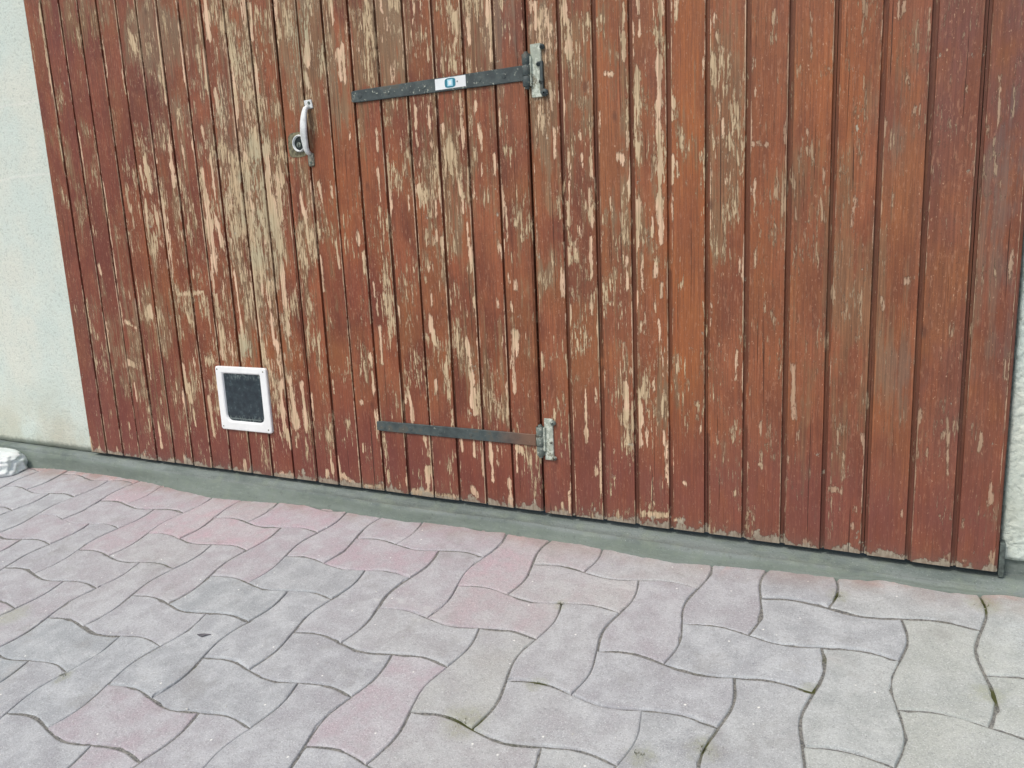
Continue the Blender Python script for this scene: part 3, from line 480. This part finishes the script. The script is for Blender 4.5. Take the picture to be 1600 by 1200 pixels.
AMP = .088
def wave(t): return math.sin(math.pi * t) ** 1.15
def hedge(i, j):
    c = (i - j - 1) % 4; s = {0: -1, 1: 1, 3: 1}[c]
    return [(i + t, j + s * AMP * wave(t)) for t in (0, .1, .22, .36, .5, .64, .78, .9, 1)]
def vedge(i, j):
    c = (i - j - 1) % 4; s = {2: 1, 3: -1, 0: 1}[c]
    return [(i + s * AMP * wave(t), j + t) for t in (0, .1, .22, .36, .5, .64, .78, .9, 1)]
V = []; F = []; A = []
rp = random.Random(11)
pinkset = {(0, -1): .75, (-1, -2): .6, (3, -1): .5}
for i in range(-46, 37):
    for j in range(-38, 3):
        c = (i - j - 1) % 4
        if c == 0: out = hedge(i, j)[:-1] + hedge(i + 1, j)[:-1] + vedge(i + 2, j)[:-1] + hedge(i + 1, j + 1)[::-1][:-1] + hedge(i, j + 1)[::-1][:-1] + vedge(i, j)[::-1][:-1]; cen = (i + 1, j + .5)
        elif c == 3: out = hedge(i, j)[:-1] + vedge(i + 1, j)[:-1] + vedge(i + 1, j + 1)[:-1] + hedge(i, j + 2)[::-1][:-1] + vedge(i, j + 1)[::-1][:-1] + vedge(i, j)[::-1][:-1]; cen = (i + .5, j + 1)
        else: continue
        cx, cy = lat(*cen)
        if cx < -4.4 or cx > 4.4 or cy < -4.3 or cy > .10: continue
        pts = np.array([lat(*p) for p in out])
        # small misplacement of every stone
        near = cx > -1.6 and cx < 1.9 and cy > -1.3
        jx, jy, ja = rp.gauss(0, .0006), rp.gauss(0, .0006), rp.gauss(0, .004)
        q = pts - (cx, cy); pts = np.stack([cx + jx + q[:, 0] - ja * q[:, 1], cy + jy + q[:, 1] + ja * q[:, 0]], 1)
        nxt = np.roll(pts, -1, 0); prv = np.roll(pts, 1, 0)
        tn = nxt - prv; tn /= np.linalg.norm(tn, axis=1)[:, None]; nrm = np.stack([-tn[:, 1], tn[:, 0]], 1)
        y0_ = np.minimum(pts[:, 1], 0); wide = rp.choice([0, .2, 1, 1.5]) if cx > .2 else .1
        h0 = rp.gauss(0, .0004); tx, ty = rp.gauss(0, .004), rp.gauss(0, .004)
        gap = .0005 + .0006 * rp.random() ** 2
        base = len(V); N = len(pts)
        jit = np.array([.0008 * noise.noise(Vector((p[0] * 130, p[1] * 130, cen[0]))) for p in pts])
        chip = np.array([rp.uniform(.0012, .0032) if rp.random() < .05 else 0 for _ in range(N)])
        rnd = rp.random()
        dx_ = min(1, max(0, 1 - abs(cy + .06) / .12))
        pink = max(0, min(.95, (.18 + .25 * noise.noise(Vector((cx * 3, cy * 3, 2)))) * (1 if cx < 1.0 else .2) + (.55 * math.exp(-((cy + .10) / .17) ** 2) * math.exp(-((cx - .1) / 1.0) ** 2)) + rp.choice([0, 0, 0, .1, .4]) * (.8 if cx < .7 else .2) + noise.noise(Vector((cx * 2.2, cy * 2.2, 4))) * .25))
        grn = max(0, min(.6, .40 * math.exp(-((cx - 1.45) / .28) ** 2) + noise.noise(Vector((cx * 2, cy * 2, 9))) * .5 + (.2 if rp.random() < .08 else 0)))
        for ins, dz in ((gap + .0003, -.020), (gap, -.0040), (gap + .0007, -.0018), (gap + .0016, -.0006), (gap + .0034, 0.0)):
            for k in range(N):
                x, y = pts[k] + nrm[k] * (ins + jit[k] + (chip[k] if dz > -.003 else 0) + (.0003 + gap * 1.2) * abs(nrm[k][1]) + .0012 * abs(nrm[k][0]) * max(0, 1 + y0_[k] / .10) * wide)
                wz = (.0006 * noise.noise(Vector((x * 28, y * 28, cen[0]))) if near else 0)
                V.append((x, y, gz(x, y) + dz + h0 + tx * (x - cx) + ty * (y - cy) + wz))
                A.append((rnd, pink, max(0, min(1, 1 - (-y - .02) / .055)), grn))
        for r_ in range(4):
            for k in range(N):
                a = base + r_ * N + k; b = base + r_ * N + (k + 1) % N
                F.append((a, b, b + N, a + N))
        F.append(tuple(base + 4 * N + k for k in range(N)))
me = bpy.data.meshes.new('paving'); me.from_pydata(V, [], F); me.update()
a = me.attributes.new('pav', 'FLOAT_COLOR', 'POINT'); a.data.foreach_set('color', np.array(A, np.float32).ravel())
pav = link('paving', me, M_PAV)
tag(pav, kind='structure')
bed.parent = pav; bed.name = 'joint_sand'

# cement threshold: runs under the door, a small ridge, then a rough slope down onto the stones
FRONT = [(-3.0, -.026), (-1.188, -.026), (-1.056, -.012), (-.881, -.009), (-.715, -.012), (-.582, -.023), (-.452, -.040), (-.319, -.0545), (-.177, -.0454),
         (-.074, -.033), (.055, -.032), (.279, -.0426), (.394, -.0334), (.558, -.0378), (.670, -.0406), (.773, -.0465), (.924, -.0595), (.991, -.051),
         (1.10, -.0423), (1.208, -.0393), (1.285, -.0286), (1.355, -.0319), (1.408, -.0367), (1.459, -.0221), (1.487, -.0236), (3.0, -.028)]
RIDGE = [(-3, -.004), (-1.0, -.004), (-.5, -.012), (0, -.018), (.05, -.020), (.23, -.034), (.41, -.030), (.56, -.0225), (.69, -.0245), (.82, -.029), (.95, -.036), (1.09, -.0275), (1.25, -.018), (3, -.014)]
fx, fy = zip(*FRONT); rx_, ry_ = zip(*RIDGE)
xs_ = np.concatenate([np.linspace(-3, -1.45, 20)[:-1], np.arange(-1.45, 1.75, .006), np.linspace(1.76, 3, 20)])
V = []; F = []
prof_n = 14
for x in xs_:
    f = float(np.interp(x, fx, fy)) + .0045 * noise.noise(Vector((x * 16, 0, 1))) + .0028 * noise.noise(Vector((x * 60, 3, 1))) + .0015 * noise.noise(Vector((x * 170, 3, 1)))
    r_ = min(float(np.interp(x, rx_, ry_)), -.003)
    f = min(f, r_ - .004)
    zf = gz(x, f)
    zr = -.0235 - .002 * noise.noise(Vector((x * 6, 5, 5)))
    rg = 0.0042 * max(0, min(1, (x + .2) / .4)) * max(0, min(1, (1.3 - x) / .3))
    pr = [(.10, -.010), (.03, -.011), (.012, -.0115), (.002, -.013), (r_ * .35, -.0165), (r_ * .75, zr + .001), (r_ + .0012, zr + rg), (r_ - .0012, zr + rg * .7),
          (r_ + (f - r_) * .3, zr + (zf - zr) * .33), (r_ + (f - r_) * .55, zr + (zf - zr) * .66), (r_ + (f - r_) * .8, zf + .004), (f + .0006, zf + .0020), (f - .0008, zf - .0005), (f - .001, zf - .02)]
    for k, (y, z) in enumerate(pr):
        nz_ = .0012 * noise.noise(Vector((x * 40, y * 60, 2))) if 2 < k < 11 else 0
        V.append((x, y, z + nz_))
for a_ in range(len(xs_) - 1):
    for k in range(prof_n - 1):
        p = a_ * prof_n + k
        F.append((p, p + 1, p + 1 + prof_n, p + prof_n))
me = bpy.data.meshes.new('threshold'); me.from_pydata(V, [], F); me.update()
tag(link('threshold', me, M_CEM, smooth=True), kind='structure')

# ------------------------------------------------------------ garage wall round the door opening
bm = bmesh.new()
def wall_sheet(x0, x1, z0, z1, y, ragged=0.0, step=.02, fine=None):
    nx = max(2, int((x1 - x0) / step)); nz_ = max(2, int((z1 - z0) / step))
    grid = []
    for k in range(nz_ + 1):
        row = []
        for q in range(nx + 1):
            x = x0 + (x1 - x0) * q / nx; z = z0 + (z1 - z0) * k / nz_
            dy = .0025 * noise.noise(Vector((x * 9, z * 9, 3))) + (.0022 * noise.noise(Vector((x * 70, z * 70, 7))) if ragged else 0)
            if k == 0: z += .003 * noise.noise(Vector((x * 30, 0, 0)))
            row.append(bm.verts.new((x, y + dy, z)))
        grid.append(row)
    for k in range(nz_):
        for q in range(nx): bm.faces.new((grid[k][q], grid[k][q + 1], grid[k + 1][q + 1], grid[k + 1][q]))
    for q in range(nx):     # underside
        pass
    b0 = [bm.verts.new((v.co.x, y + .2, v.co.z)) for v in grid[0]]
    for q in range(nx): bm.faces.new((grid[0][q], b0[q], b0[q + 1], grid[0][q + 1]))
    for col, flip in ((0, False), (nx, True)):
        bb = [bm.verts.new((grid[k][col].co.x, y + .2, grid[k][col].co.z)) for k in range(nz_ + 1)]
        for k in range(nz_):
            f = (grid[k][col], grid[k + 1][col], bb[k + 1], bb[k])
            bm.faces.new(f if not flip else f[::-1])
wall_sheet(-1.6, -.868, -.0085, 2.1, .020)
wall_sheet(-6.0, -1.6, -.0085, 2.1, .020, step=.3)
wall_sheet(1.4545, 1.9, .016, 2.1, .024, ragged=1, step=.006)
wall_sheet(1.9, 6.0, .016, 2.1, .024, step=.3)
wall_sheet(-6.0, 6.0, 2.1, 2.9, .020, step=.3)
tag(from_bm('garage_wall', bm, M_STUC, smooth=True), 'white rough rendered garage wall on both sides of the wooden door', 'wall', kind='thing')
bm = bmesh.new(); box(bm, 1.4605, 6.0, .030, .12, -.02, .0185, .002)
plinth = from_bm('wall_base', bm, M_CEM, bpy.data.objects['garage_wall'])

bm = bmesh.new()
box(bm, 1.4515, 1.4600, .004, .05, -.0095, .050, .001)
for v in bm.verts: v.co.x += .0012 * noise.noise(v.co * 90)
box(bm, 1.4508, 1.4540, .012, .05, .051, 2.09, .001)
box(bm, -.8675, -.8650, .024, .05, -.009, 2.09, .0005)
box(bm, -.86, 1.457, .045, .06, 2.08, 2.1)
fr = from_bm('door_frame', bm, M_RUBBER)
tag(fr, 'narrow dirty dark frame edge between the door boards and the white wall', 'door frame', kind='thing')

# ------------------------------------------------------------ the garage door
door = empty('garage_door', (.29, 0, 0), 'wide brown boarded garage door with peeling stain, small door and cat flap', 'garage door')
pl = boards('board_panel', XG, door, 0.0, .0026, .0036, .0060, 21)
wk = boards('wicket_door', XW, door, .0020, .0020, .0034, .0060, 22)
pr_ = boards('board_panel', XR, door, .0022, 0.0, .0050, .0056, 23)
wk['label'] = 'narrow door within the big door, with handle and strap hinges'
bm = bmesh.new(); box(bm, -.872, 1.447, .0235, .04, .004, 2.07)
from_bm('backing', bm, M_DARK, door)

def strap(x0, x1, zl0, zl1, zr0, zr1, bolts):
    bm = bmesh.new()
    n = 30
    rows = []
    for k in range(n + 1):
        t = k / n; x = x0 + (x1 - x0) * t
        zb = zl0 + (zr0 - zl0) * t + .0004 * noise.noise(Vector((x * 60, 1, 0))); zt = zl1 + (zr1 - zl1) * t + .0005 * noise.noise(Vector((x * 60, 9, 0)))
        if k == 0: zb += .0012; zt -= .0012
        rows.append([bm.verts.new(p) for p in ((x, .001, zb), (x, -.0032, zb), (x, -.0042, zb + .001), (x, -.0042, zt - .001), (x, -.0032, zt), (x, .001, zt))])
    for a, b in zip(rows, rows[1:]):
        for k in range(5): bm.faces.new((a[k], b[k], b[k + 1], a[k + 1]))
    bm.faces.new(rows[0]); bm.faces.new(rows[-1][::-1])
    for bx_ in bolts:
        t = (bx_ - x0) / (x1 - x0); zc = ((zl0 + zl1) * (1 - t) + (zr0 + zr1) * t) / 2
        lathe(bm, [(.0056, -.0035), (.0054, -.0045), (.0038, -.0050), (.001, -.0052)], (bx_, 0, zc), n=18)
    bmesh.ops.recalc_face_normals(bm, faces=bm.faces)
    return bm
su = from_bm('strap_hinge', strap(.204, .616, .8785, .9030, .8735, .9020, [.226, .300, .388, .520, .575]), M_IRON, wk)
su['label'] = 'upper strap hinge with a white sticker'
sl = from_bm('strap_hinge', strap(.201, .612, .1480, .1712, .1457, .1706, [.222, .295, .375, .455]), mat_iron(tail=1), wk)
sl['label'] = 'lower strap hinge'
def barrel(x, z0, z1, mat, knuckles=3, r=.0088):
    bm = bmesh.new()
    h = (z1 - z0) / knuckles
    for k in range(knuckles):
        a = z0 + k * h + .0004; b = z0 + (k + 1) * h - .0004
        rr = r * (1.0 if k % 2 else .96)
        lathe(bm, [(rr * .86, a), (rr, a + .0012), (rr * 1.01, (a + b) / 2), (rr, b - .0012), (rr * .86, b)], (x, -.007, 0), 'z', 24)
    lathe(bm, [(r * .5, z0 - .004), (r * .55, z0 - .002), (r * .5, z1 + .002), (r * .35, z1 + .004)], (x, -.007, 0), 'z', 16)
    return from_bm('hinge_barrel', bm, mat, wk, smooth=True)
barrel(.6262, .861, .921, M_IRON)
barrel(.6245, .127, .190, M_IRONG)
def plate(x0, x1, z0, z1, mat, screws, lab, tone):
    bm = bmesh.new()
    box(bm, x0, x1, -.0045, .0005, z0, z1, .0013)
    box(bm, x0 - .003, x0 + .003, -.0095, .0, z0 + (z1 - z0) * .22, z1 - (z1 - z0) * .22, .0012)
    for v in bm.verts: v.co.x += .0009 * noise.noise(v.co * 60); v.co.z += .0014 * noise.noise(v.co * 50)
    o = from_bm('hinge_plate', bm, mat, pr_)
    o['label'] = lab
    for (sx, sz, r) in screws:
        bm = bmesh.new()
        lathe(bm, [(r, -.003), (r, -.0062), (r * .8, -.0078), (r * .25, -.0084)], (sx, 0, sz), n=20)
        s = from_bm('screw', bm, tone, pr_, smooth=True)
    return o
plate(.6335, .6560, .8405, .9370, M_IRONP, [(.6590, .9300, .0048), (.6500, .9000, .0042), (.6610, .8470, .0072), (.6545, .8680, .0045)], 'pale flaking hinge plate of the upper hinge', M_IRON)
plate(.6325, .6520, .1180, .2070, M_IRONP, [(.6535, .1985, .0056), (.6480, .1570, .0030), (.6540, .1230, .0045)], 'pale greenish hinge plate of the lower hinge', M_IRONG)
# rusty bar beside the pale plate of the upper hinge
bm = bmesh.new(); box(bm, .6520, .6590, -.0060, -.0005, .846, .905, .0014)
for v in bm.verts: v.co.x += .0014 * noise.noise(v.co * 40)
from_bm('hinge_pin_bar', bm, M_IRON, pr_)

# sticker on the upper strap
bm = bmesh.new(); box(bm, .4175, .4895, -.0048, -.0041, .8792, .9005, .0)
me = None
st = from_bm('sticker', bm, plain('sticker_white', (238, 244, 246), .4, 0, 0, .05, 20), wk)
def flat_shape(name, pts, y, mat, parent):
    bm = bmesh.new()
    f = bm.faces.new([bm.verts.new((x, y, z)) for x, z in pts])
    ex = bmesh.ops.extrude_face_region(bm, geom=[f])
    for v in [e for e in ex['geom'] if isinstance(e, bmesh.types.BMVert)]: v.co.y += .0003
    bmesh.ops.recalc_face_normals(bm, faces=bm.faces)
    return from_bm(name, bm, mat, parent)
lx0, lx1, lz0, lz1 = .4405, .4660, .8806, .8990
lp = []
for k in range(24):
    t = 2 * math.pi * k / 24; cxx = (lx0 + lx1) / 2; czz = (lz0 + lz1) / 2
    sx_ = math.copysign(abs(math.cos(t)) ** .7, math.cos(t)); sz_ = math.copysign(abs(math.sin(t)) ** .45, math.sin(t))
    lp.append((cxx + sx_ * (lx1 - lx0) / 2, czz + sz_ * (lz1 - lz0) / 2))
M_TEAL = plain('print_teal', (38, 128, 150), .45, 0, 0, .08); M_SKY = plain('print_pale_blue', (168, 222, 240), .45, 0, 0, .05)
flat_shape('sticker_print', lp[::-1], -.0052, M_TEAL, wk)
flat_shape('sticker_print', [(.4470, .8835), (.4595, .8835), (.4595, .8965), (.4470, .8965)][::1], -.0055, M_SKY, wk)
flat_shape('sticker_print', [(.4497, .8860), (.4568, .8860), (.4568, .8940), (.4497, .8940)], -.0058, plain('print_white', (232, 246, 250), .45, 0, 0, .03), wk)
flat_shape('sticker_print', [(.4700 + .0017 * math.cos(t * .785), .8905 + .0017 * math.sin(t * .785)) for t in range(8)], -.0051, plain('print_grey', (120, 130, 136), .5), wk)

# handle and lock
def sweep(path, prof, caps=True):
    bm = bmesh.new(); rings = []
    for k, (p, wd, th) in enumerate(path):
        p = Vector(p)
        a = Vector(path[max(0, k - 1)][0]); b = Vector(path[min(len(path) - 1, k + 1)][0])
        t = (b - a).normalized(); side = Vector((1, 0, 0)); up = t.cross(side).normalized()
        side = up.cross(t).normalized()
        rings.append([bm.verts.new(p + side * (c * wd) + up * (s * th)) for c, s in prof])
    n = len(prof)
    for a, b in zip(rings, rings[1:]):
        for k in range(n): bm.faces.new((a[k], a[(k + 1) % n], b[(k + 1) % n], b[k]))
    bm.faces.new(rings[0]); bm.faces.new(rings[-1][::-1])
    bmesh.ops.recalc_face_normals(bm, faces=bm.faces)
    return bm
circ = [(math.copysign(abs(math.cos(t)) ** .8, math.cos(t)), math.copysign(abs(math.sin(t)) ** .8, math.sin(t))) for t in [2 * math.pi * k / 16 for k in range(16)]]
path = []
for k in range(25):
    t = k / 24; z = .884 - t * (.884 - .783)
    y = -.004 - .0155 * math.sin(math.pi * min(1, max(0, t))) ** .42
    x = .0790 - .0060 * t - .0010 * math.sin(math.pi * t)
    path.append(((x, y, z), .0056 + .0034 * math.sin(math.pi * t), .0046))
hd = from_bm('pull_handle', sweep(path, circ), M_ALU, wk, smooth=True)
bm = bmesh.new()
box(bm, .0700, .0915, -.0040, .0005, .8800, .8990, .0022, 3)
for v in bm.verts: v.co.x -= (v.co.z - .89) * .15
from_bm('handle_mount', bm, M_ALU, wk)
bm = bmesh.new()
box(bm, .0660, .0830, -.0038, .0005, .7560, .7850, .0040, 3)
from_bm('handle_mount', bm, M_ALUD, wk)
for z, hx in ((.8920, .0840), (.7640, .0745)):
    bm = bmesh.new(); lathe(bm, [(.0034, -.0035), (.0034, -.0052), (.0022, -.0060), (.0008, -.0055)], (hx, 0, z), n=16)
    from_bm('screw', bm, M_IRONG, wk, smooth=True)
bm = bmesh.new()
ring = []
for k in range(28):
    t = 2 * math.pi * k / 28
    r = 1 + .10 * noise.noise(Vector((math.cos(t) * 2, math.sin(t) * 2, 5)))
    ring.append(((.0400 + .030 * r * math.copysign(abs(math.cos(t)) ** .6, math.cos(t))), (.8060 + .0275 * r * math.copysign(abs(math.sin(t)) ** .6, math.sin(t)))))
f = bm.faces.new([bm.verts.new((x, -.0018, z)) for x, z in ring])
ex = bmesh.ops.extrude_face_region(bm, geom=[f])
for v in [e for e in ex['geom'] if isinstance(e, bmesh.types.BMVert)]: v.co.y += .0022
bmesh.ops.recalc_face_normals(bm, faces=bm.faces)
from_bm('lock_plate', bm, plain('dirty_lock_plate', (132, 128, 102), .8, .1, .9, .45, 120), wk)
bm = bmesh.new()
lc = (.0460, 0, .8085)
lathe(bm, [(.0190, -.001), (.0190, -.0060), (.0178, -.0078), (.0164, -.0078), (.0156, -.0066), (.0150, -.0025), (.0, -.0025)][:6] + [(.0005, -.0025)], lc, n=40)
from_bm('lock_ring', bm, M_ALU, wk, smooth=True)
bm = bmesh.new()
lathe(bm, [(.0149, -.0024), (.0148, -.0030), (.0146, -.0032), (.0005, -.0032)], lc, n=32)
from_bm('lock_recess', bm, plain('lock_dark', (38, 48, 50), .3, .4, 0, .3, 200), wk)
bm = bmesh.new()
lathe(bm, [(.0058, -.0030), (.0058, -.0048), (.0050, -.0054), (.0005, -.0054)], (lc[0] - .002, 0, lc[2] - .003), n=24)
cy_ = from_bm('lock_cylinder', bm, M_IRONG, wk, smooth=True)
bm = bmesh.new(); box(bm, lc[0] - .0028, lc[0] - .0012, -.0058, -.0053, lc[2] - .0078, lc[2] + .0018)
from_bm('keyhole', bm, M_DARK, wk)

# cat flap: white frame with rounded lower corners, dark smoked flap
FX0, FX1, FZ0, FZ1 = -.3055, -.1290, .1150, .2830
IX0, IX1, IZ0, IZ1 = -.2830, -.1510, .1380, .2660
def rr_loop(x0, x1, z0, z1, rb, rt, n=8):
    pts = []
    for cx_, cz_, r, a0 in ((x1 - rb, z0 + rb, rb, -90), (x1 - rt, z1 - rt, rt, 0), (x0 + rt, z1 - rt, rt, 90), (x0 + rb, z0 + rb, rb, 180)):
        for k in range(n + 1):
            a = math.radians(a0 + 90 * k / n); pts.append((cx_ + r * math.cos(a), cz_ + r * math.sin(a)))
    return pts
cf = bmesh.new()
sections = [(rr_loop(FX0, FX1, FZ0, FZ1, .0070, .0070), .000), (rr_loop(FX0, FX1, FZ0, FZ1, .0070, .0070), -.0055), (rr_loop(FX0 + .002, FX1 - .002, FZ0 + .002, FZ1 - .002, .006, .006), -.0072),
            (rr_loop(IX0 - .0025, IX1 + .0025, IZ0 - .0025, IZ1 + .0025, .0200, .004), -.0076), (rr_loop(IX0, IX1, IZ0, IZ1, .0180, .003), -.0060), (rr_loop(IX0 + .002, IX1 - .002, IZ0 + .002, IZ1 - .002, .0170, .003), -.0016)]
rings = [[cf.verts.new((x, y, z)) for x, z in pts] for pts, y in sections]
for a, b in zip(rings, rings[1:]):
    n = len(a)
    for k in range(n): cf.faces.new((a[k], a[(k + 1) % n], b[(k + 1) % n], b[k]))
bmesh.ops.recalc_face_normals(cf, faces=cf.faces)
for f in cf.faces:
    if f.calc_center_median().y < -.0073 and f.normal.y > 0: bmesh.ops.reverse_faces(cf, faces=cf.faces); break
flap = from_bm('cat_flap', cf, M_PVC, door); flap['label'] = 'white plastic frame with a dark see-through flap'
def mat_smoked():
    n = NB('smoked_plastic')
    a = n.noise(n.pos, 60, 5, .65); b = n.noise(n.vec('MULTIPLY', n.pos, (1, 1, .5)), 240, 4, .6)
    x, y, z = n.xyz(n.pos)
    c = n.mix(n.ss(a, .35, .7), srgb(34, 44, 52), srgb(58, 72, 78))
    rimz = n.math('MAXIMUM', n.ss(z, .245, .262), n.ss(z, .158, .143))
    c = n.mix(n.math('MULTIPLY', rimz, n.ss(b, .48, .62)), c, srgb(118, 132, 130))
    return n.fin(c, n.ss(a, .3, .7, .12, .3), None, spec=.5)
M_SMOKE = mat_smoked()
bm = bmesh.new()
lo = rr_loop(IX0 + .0005, IX1 - .0005, IZ0 + .0005, IZ1 - .0005, .0165, .002)
f = bm.faces.new([bm.verts.new((x, -.0024, z)) for x, z in lo])
ex = bmesh.ops.extrude_face_region(bm, geom=[f])
for v in [e for e in ex['geom'] if isinstance(e, bmesh.types.BMVert)]: v.co.y += .0015
bmesh.ops.recalc_face_normals(bm, faces=bm.faces)
from_bm('flap_pane', bm, M_SMOKE, flap)
bm = bmesh.new()      # worn brush seal along the lower edge of the flap
prv = None
for k in range(40):
    t = k / 39; x = IX0 + .010 + t * (IX1 - IX0 - .020)
    zt = IZ0 + .010 + .0012 * noise.noise(Vector((x * 120, 0, 0))); zb = IZ0 + .0065 + .0010 * noise.noise(Vector((x * 90, 4, 0)))
    cur = [bm.verts.new((x, -.0040, zb)), bm.verts.new((x, -.0044, zt))]
    if prv: bm.faces.new((prv[0], cur[0], cur[1], prv[1]))
    prv = cur
from_bm('flap_seal', bm, plain('seal_grey', (116, 130, 130), .5, 0, .4, .3, 200), flap)
for (sx, sz) in ((FX0 + .008, FZ1 - .008), (FX1 - .009, FZ1 - .009), (FX0 + .009, FZ0 + .009), (FX1 - .010, FZ0 + .009)):
    bm = bmesh.new(); lathe(bm, [(.0020, -.0068), (.0020, -.0080), (.0012, -.0083), (.0004, -.0080)], (sx, 0, sz), n=12)
    from_bm('screw', bm, M_ALUD, flap)

# ------------------------------------------------------------ white plastic sack at the left edge
def mat_sack():
    n = NB('white_sack_plastic')
    a = n.noise(n.pos, 30, 5, .65); b = n.noise(n.pos, 170, 4, .6)
    c = n.mix(n.ss(a, .35, .7), srgb(226, 236, 234), srgb(238, 240, 240))
    c = n.mix(n.ss(b, .62, .72, 0, .35), c, srgb(160, 168, 160))
    return n.fin(c, .55, n.bump(n.math('ADD', a, n.math('MULTIPLY', b, .3)), .004, .8), spec=.4)
M_SACK = mat_sack()
def crumple(cen, rad, rz, seed, creases, flat=.0):
    bm = bmesh.new()
    bmesh.ops.create_icosphere(bm, subdivisions=5, radius=1.0)
    rot_ = Matrix.Rotation(rz, 3, 'Z')
    for v in bm.verts:
        p = v.co.copy()
        q = Vector((math.copysign(abs(p.x) ** .8, p.x), math.copysign(abs(p.y) ** .8, p.y), math.copysign(abs(p.z) ** .75, p.z)))
        d = .16 * noise.noise(p * 1.4 + Vector((seed, 0, 0)))
        rdg = 1 - abs(noise.noise(p * 2.6 + Vector((0, seed, 1)))) * 2
        d += creases * (rdg - .5) + .03 * noise.noise(p * 7)
        q = q * (1 + d)
        q = Vector((q.x * rad[0], q.y * rad[1], q.z * rad[2]))
        q = rot_ @ q
        v.co = Vector(cen) + q
        floor = gz(v.co.x, v.co.y) + .001
        if v.co.z < floor: v.co.z = floor + .002 * noise.noise(v.co * 40)
    return bm
sack = empty('plastic_sack', (-1.33, -.10, gz(-1.33, -.10)), 'crumpled white plastic sack lying at the foot of the left wall', 'sack')
from_bm('sack_body', crumple((-1.300, -.075, -.052), (.155, .066, .038), .12, 3.1, .10), M_SACK, sack, smooth=True)
from_bm('sack_fold', crumple((-1.335, -.125, -.055), (.120, .042, .043), -.30, 8.2, .12), M_SACK, sack, smooth=True)

# ------------------------------------------------------------ loose grit on the stones
bm = bmesh.new()
rg_ = random.Random(5)
for k in range(420):
    if k < 150: x = rg_.uniform(-1.2, 1.55); y = -.06 - abs(rg_.gauss(0, .05))
    else: x = rg_.uniform(-1.2, 1.55); y = rg_.uniform(-.95, -.07)
    s = rg_.uniform(.0004, .0012) * (1.8 if rg_.random() < .05 else 1)
    g = bmesh.ops.create_icosphere(bm, subdivisions=1, radius=s)['verts']
    for v in g:
        v.co = Vector((v.co.x * rg_.uniform(.8, 1.2), v.co.y, v.co.z * .7)) + Vector((x, y, gz(x, y) + s * .4))
gr = from_bm('grit', bm, plain('pale_grit', (214, 216, 210), .9, 0, 0, .2, 90))
tag(gr, 'tiny pale grains of grit scattered over the paving', 'grit', kind='stuff')
bm = bmesh.new()
rg2 = random.Random(9)
for (mx, my, mr) in MOSS[:8]:
    for k in range(26):
        x = mx + rg2.gauss(0, mr * .22); y = my + rg2.gauss(0, mr * .12); z = gz(x, y) - .001
        for b_ in range(2):
            a_ = rg2.uniform(0, 6.28); L = rg2.uniform(.0015, .0045); w_ = .0005
            tip = (x + math.cos(a_) * L * .7, y + math.sin(a_) * L * .7, z + L)
            vs = [bm.verts.new(p) for p in ((x - w_ * math.sin(a_), y + w_ * math.cos(a_), z), (x + w_ * math.sin(a_), y - w_ * math.cos(a_), z), tip)]
            bm.faces.new(vs)
tag(from_bm('moss', bm, plain('moss_green', (92, 98, 58), .9, 0, 0, .5, 120)), 'small tufts of green brown moss growing in the paver joints', 'moss', kind='stuff')
bm = bmesh.new()
lp_ = [(-.0120, -.003), (.002, .0030), (.014, .0065), (.008, -.001), (.005, -.0060), (-.004, -.0045)]
LX, LY = 0.1696, -0.5270
f = bm.faces.new([bm.verts.new((LX + a, LY + b, gz(LX + a, LY + b) + .0022 + .0010 * math.sin(a * 300))) for a, b in lp_])
ex = bmesh.ops.extrude_face_region(bm, geom=[f])
for v in [e for e in ex['geom'] if isinstance(e, bmesh.types.BMVert)]: v.co.z -= .0010
bmesh.ops.recalc_face_normals(bm, faces=bm.faces)
tag(from_bm('leaf_scrap', bm, plain('dry_leaf', (112, 112, 118), .8, 0, .3)), 'small dark pointed leaf scrap lying alone on a pale paver', 'leaf')
